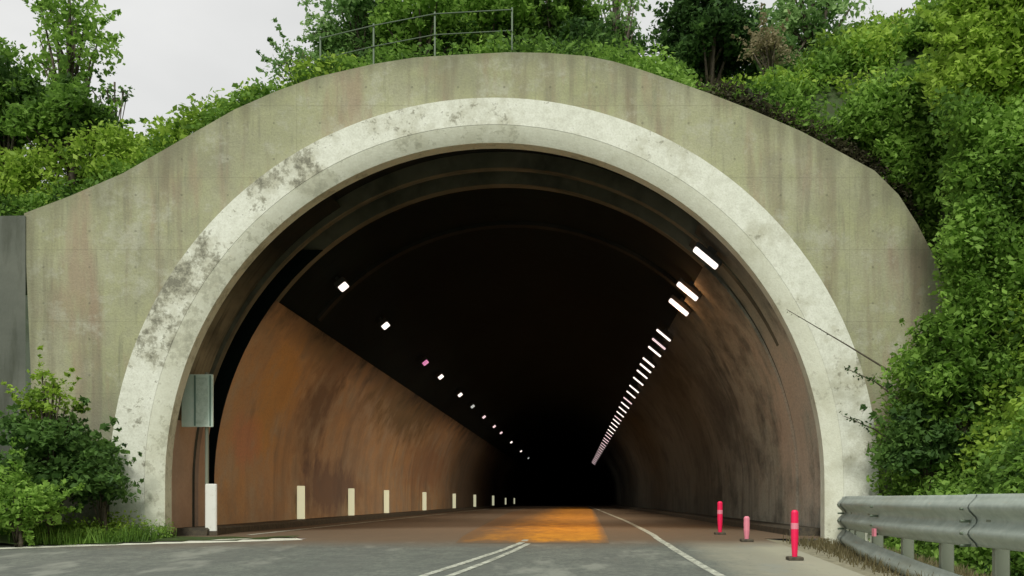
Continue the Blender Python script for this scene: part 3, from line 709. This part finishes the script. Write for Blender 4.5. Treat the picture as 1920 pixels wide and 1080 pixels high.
# crest, left side
def veg_top(x): return 2.0 if x < -9.5 else 2.0-(x+9.5)*.28 if x < -6.0 else .95
cs, rs = scatter(420, lambda: U(-14.5,-4.2), lambda: 17.7+abs(random.gauss(0,1.1)), lambda x, y: Hback(x, y)+(random.random()**.8)*(veg_top(x)-.35), .22, .45, .3)
under('scrub', 'bright green scrub along the crest left of the arch', cs, rs, M['leaflight'], tb=.42)
cs, rs = scatter(300, lambda: U(-14,-3.8), lambda: U(17.5,18.3), lambda x, y: Hback(x, y)+random.random()*.35, .2, .4, .45)
under('scrub', 'darker scrub hanging over the left shoulder of the headwall', cs, rs, M['leaf'], tb=.3)
cs, rs = scatter(210, lambda: U(-4.6,2.0), lambda: U(18.0,21), Hback, .28, .55, 1.0)
under('scrub', 'dark green scrub along the crown of the portal', cs, rs, M['leaf'], tb=.38)
cs, rs = scatter(60, lambda: U(-3.6,1.6), lambda: U(17.55,18.1), Hback, .08, .16, .3)
under('grass', 'thin dry grass at the lip of the crown', cs, rs, M['leafdry'], size=.04, tb=.5, cat='grass')
cs, rs = [], []
for _ in range(420):
    px = U(600, 1640); y = U(20.5, 23)
    if 1190 < px < 1250: continue
    p = P(px, U(55, 150) if px < 1230 else U(90, 190), y); cs.append(np.array(p)); rs.append(U(.25,.5))
under('thicket', 'dark thicket filling in behind the trees above the arch', cs[:], rs, M['leafdark'], tb=.45)
# crest and hillside, right
cs, rs = scatter(520, lambda: U(.8,12), lambda: 17.7+abs(random.gauss(0,2.6)), Hback, .25, .6, .3)
under('undergrowth', 'green undergrowth over the slope right of the arch crown', cs, rs, M['leaf'], tb=.55)
cs, rs = scatter(300, lambda: U(2.4,12), lambda: 18.3+abs(random.gauss(0,3)), Hback, .25, .55, .75)
under('undergrowth', 'yellow-green undergrowth on the upper right hillside', cs, rs, M['leaflight'], tb=.5)
cs, rs = scatter(170, lambda: U(2.4,6.2), lambda: U(17.5,18.1), lambda x, y: crest(x)+.1, .18, .4, .5)
under('bramble', 'dark bramble along the right shoulder of the headwall', cs, rs, M['leafbrown'], tb=.4, size=.055)
# front bank
cs, rs = scatter(620, lambda: 5.1+abs(random.gauss(0,3.0)), lambda: U(6,17.0), Hfront, .25, .6, .25, lambda x, y: x < 13 and x-5.0 > max(0,(y-16))*.5)
under('undergrowth', 'green undergrowth covering the bank behind the guardrail', cs, rs, M['leaf'], per=30, tb=.5)
cs, rs = scatter(240, lambda: U(6.0,12), lambda: U(8,17.2), Hfront, .25, .5, .7, lambda x, y: x > 6.2)
under('undergrowth', 'bright undergrowth on the upper part of the right bank', cs, rs, M['leaflight'], per=28, tb=.4)
cs, rs = scatter(130, lambda: U(4.75,5.6), lambda: U(9,16.7), Hfront, .12, .3, .6)
under('undergrowth', 'low dark weeds behind the guardrail posts', cs, rs, M['leafdark'], per=26, size=.05, tb=.4)
cs, rs = [], []
for _ in range(230):
    t = random.random(); px = 1655+150*t+U(0,120); py = 300+250*t+U(-40,60); p = P(px, py, 17.75+U(0,.5)); cs.append(np.array(p)); rs.append(U(.22,.42))
while len(cs) < 950:                      # the steep face where the bank climbs to the hill
    x = U(6.35, 12); f = random.random(); z0 = Hfront(x, 15.5)-.3; z1 = Hback(x, 18)+.3
    z = z0+(z1-z0)*f; y = 17.35-.9*(1-f)-U(0,.5)
    if x < 6.9 and z > 3.2: x += .5
    cs.append(np.array((x, y, z))); rs.append(U(.25,.55))
for _ in range(170):
    p = P(U(1790,1960), U(190,620), U(15.2,15.9)); cs.insert(0, np.array(p)); rs.insert(0, U(.22,.45))
for _ in range(190):
    px = U(1600,1830); lo = 320+(px-1640)*1.0-45; lo = min(lo, 420); p = P(px, U(max(60, 190-(px-1600)*.5), lo), U(17.45,17.8)); cs.insert(0, np.array(p)); rs.insert(0, U(.2,.42))
for nm, lb, mm, a, b, tb in (('undergrowth','mid green foliage hanging down the steep slope right of the headwall','leaf',0,600,.5),
                         ('undergrowth','yellow-green foliage on the steep slope right of the headwall','leaflight',600,1000,.45),
                         ('undergrowth','dark foliage in the hollows of the slope right of the headwall','leafdark',1000,1310,.5)):
    under(nm, lb, cs[a:b], rs[a:b], M[mm], tb=tb)
cs, rs = [], []
for _ in range(300):
    t = random.random(); px = 1662+130*t+U(-10,70); py = 675-80*t+U(0,270); p = P(px, py, 16.2); cs.append(np.array(p)+rng.normal(size=3)*.12); rs.append(U(.14,.34))
under('ivy', 'leafy creeper climbing the lower right end of the headwall', cs, rs, M['leaf'], tb=.5, cat='creeper', size=.06)
cs, rs = scatter(420, lambda: U(6.5,10.5), lambda: U(14.0,17.45), lambda x, y: Hfront(x, y), .25, .5, .35, lambda x, y: x > 6.9 or Hfront(x, y) < 2.5)
under('undergrowth', 'mixed green undergrowth on the shoulder of the bank beside the headwall', cs[:240], rs[:240], M['leaf'], tb=.5)
under('undergrowth', 'pale yellow-green undergrowth above the shoulder of the right bank', cs[240:], rs[240:], M['leaflight'], tb=.45)
# creeping bush that overlaps the right end of the headwall
tr('bush', 'leafy bush overlapping the right end of the concrete headwall', 1800, 690, 15.8, 115, 105, M['leaf'], nc=80, cr=.3, per=32, tb=.42, cat='bush')
tr('bush', 'dark green bush against the foot of the white ring on the right', 1740, 830, 15.9, 85, 75, M['leafdark'], nc=60, cr=.26, per=32, tb=.5, cat='bush')
# twigs reaching across the ring
for i, (pts, lb) in enumerate(((((1700,715),(1590,648),(1475,580)), 'long bare twig crossing the white ring at mid height'),
               (((1700,760),(1640,715),(1585,690)), 'short leafy twig over the outer edge of the white ring'),
               (((1720,860),(1640,805),(1582,780)), 'lowest dark twig poking over the foot of the white ring'))):
    q = [P(a, b, 16.1) for a, b in pts]; B0 = Vector(q[0]); r = empty('twig', B0)
    MB().tube([Vector(p)-B0 for p in q], [.022,.012,.005], 5).build('stem', M['bark'], r)
    n = 40 if i else 14; C = np.array([np.array(Vector(q[1]).lerp(Vector(q[2]), random.random())-B0) for _ in range(n)])+rng.normal(size=(n,3))*(.035 if i else .02)
    leafmesh('leaves', C, np.full(n, .035 if i else .02), rng.random(n)*.5, M['leafdark'], r); tag(r, lb, 'twig')
# bottom left
def bl(label, px, py, y, rx, rz, m, **k):
    c = P(px, py, y); s = y/F; return tree('bush', label, (c[0], y, Hleft(c[0], y)), c, (rx*s, rx*s*.7, rz*s), m, cat='bush', trunk=.04, **k)
bl('large dark green bush in front of the left foot of the headwall', 90, 850, 15.9, 130, 95, M['leafdark'], nc=90, cr=.28, per=34, tb=.5)
bl('yellow-green leafy shoot rising beside the retaining wall edge', 85, 745, 15.6, 55, 50, M['leaflight'], nc=30, cr=.16, per=30, size=.06, tb=.55)
bl('bushy dark green shrub touching the left foot of the white ring', 190, 900, 16.1, 55, 60, M['leafdark'], nc=40, cr=.2, per=32, size=.06, tb=.35)
bl('bright green bush at the bottom left edge', 30, 940, 14.9, 100, 55, M['leaf'], nc=60, cr=.22, per=34, size=.06, tb=.6)
# grass: blades
def grass(name, label, n, fx, fy, H, h, m, cond, tb=.5):
    V = np.empty((n,4,3)); X = []; 
    while len(X) < n:
        x, y = fx(), fy()
        if cond(x, y): X.append((x, y, H(x, y)-.02))
    X = np.array(X); a = rng.random(n)*6.283; wv = np.stack([np.cos(a), np.sin(a), 0*a], 1)*.012; hh = h*(.4+.9*rng.random(n))
    ln = rng.normal(size=(n,3))*.3; ln[:,2] = 1; tip = X+ln*hh[:,None]
    V[:,0] = X-wv; V[:,1] = X+wv; V[:,2] = tip+wv*.2; V[:,3] = tip-wv*.2
    me = bpy.data.meshes.new(name); me.vertices.add(4*n); me.vertices.foreach_set('co', V.reshape(-1).astype(np.float32))
    me.loops.add(4*n); me.loops.foreach_set('vertex_index', np.arange(4*n, dtype=np.int32))
    me.polygons.add(n); me.polygons.foreach_set('loop_start', np.arange(0, 4*n, 4, dtype=np.int32)); me.polygons.foreach_set('loop_total', np.full(n, 4, dtype=np.int32))
    at = me.attributes.new('tint', 'FLOAT', 'FACE'); at.data.foreach_set('value', np.clip(tb+.2*np.sin(X[:,0]*3)+rng.normal(size=n)*.15, 0, 1).astype(np.float32))
    me.update(); me.validate(); o = link(name, me, m); tag(o, label, 'grass', kind='stuff'); return o
def verge_ok(x, y): return (x+8.9)*2.4-(y-14.5)*4.3 < -1.0
grass('grass', 'bright green grass on the verge left of the road edge line', 15000, lambda: U(-15,-4.9), lambda: U(12,17.0), Hleft, .22, M['leaf'], lambda x, y: verge_ok(x, y) and x < -6.85 and math.sin(x*2.1)+math.sin(y*3+x)+math.sin(x*5.3+1) > -1.2+2*random.random(), .5)
cs, rs = scatter(330, lambda: U(-14,-7.3), lambda: U(13,16.6), Hleft, .12, .34, .7, lambda x, y: verge_ok(x, y-.35))
under('weeds', 'leafy yellow-green weeds on the left verge', cs, rs, M['leaflight'], size=.045, tb=.4, cat='weeds')
cs, rs = scatter(70, lambda: U(-8.6,-6.8), lambda: U(15.6,16.75), Hleft, .08, .24, .7, lambda x, y: verge_ok(x, y-.2))
under('weeds', 'low green weeds at the foot of the white ring on the left', cs, rs, M['leaf'], size=.035, tb=.55, cat='weeds')
grass('grass', 'dry grass along the gravel shoulder by the guardrail', 7000, lambda: U(3.45,4.9), lambda: U(6,16.6), lambda x, y: zr2(y)-.02-(x-3.3)*.09, .16, M['leafdry'], lambda x, y: random.random() < (x-3.4)*.9, .4)
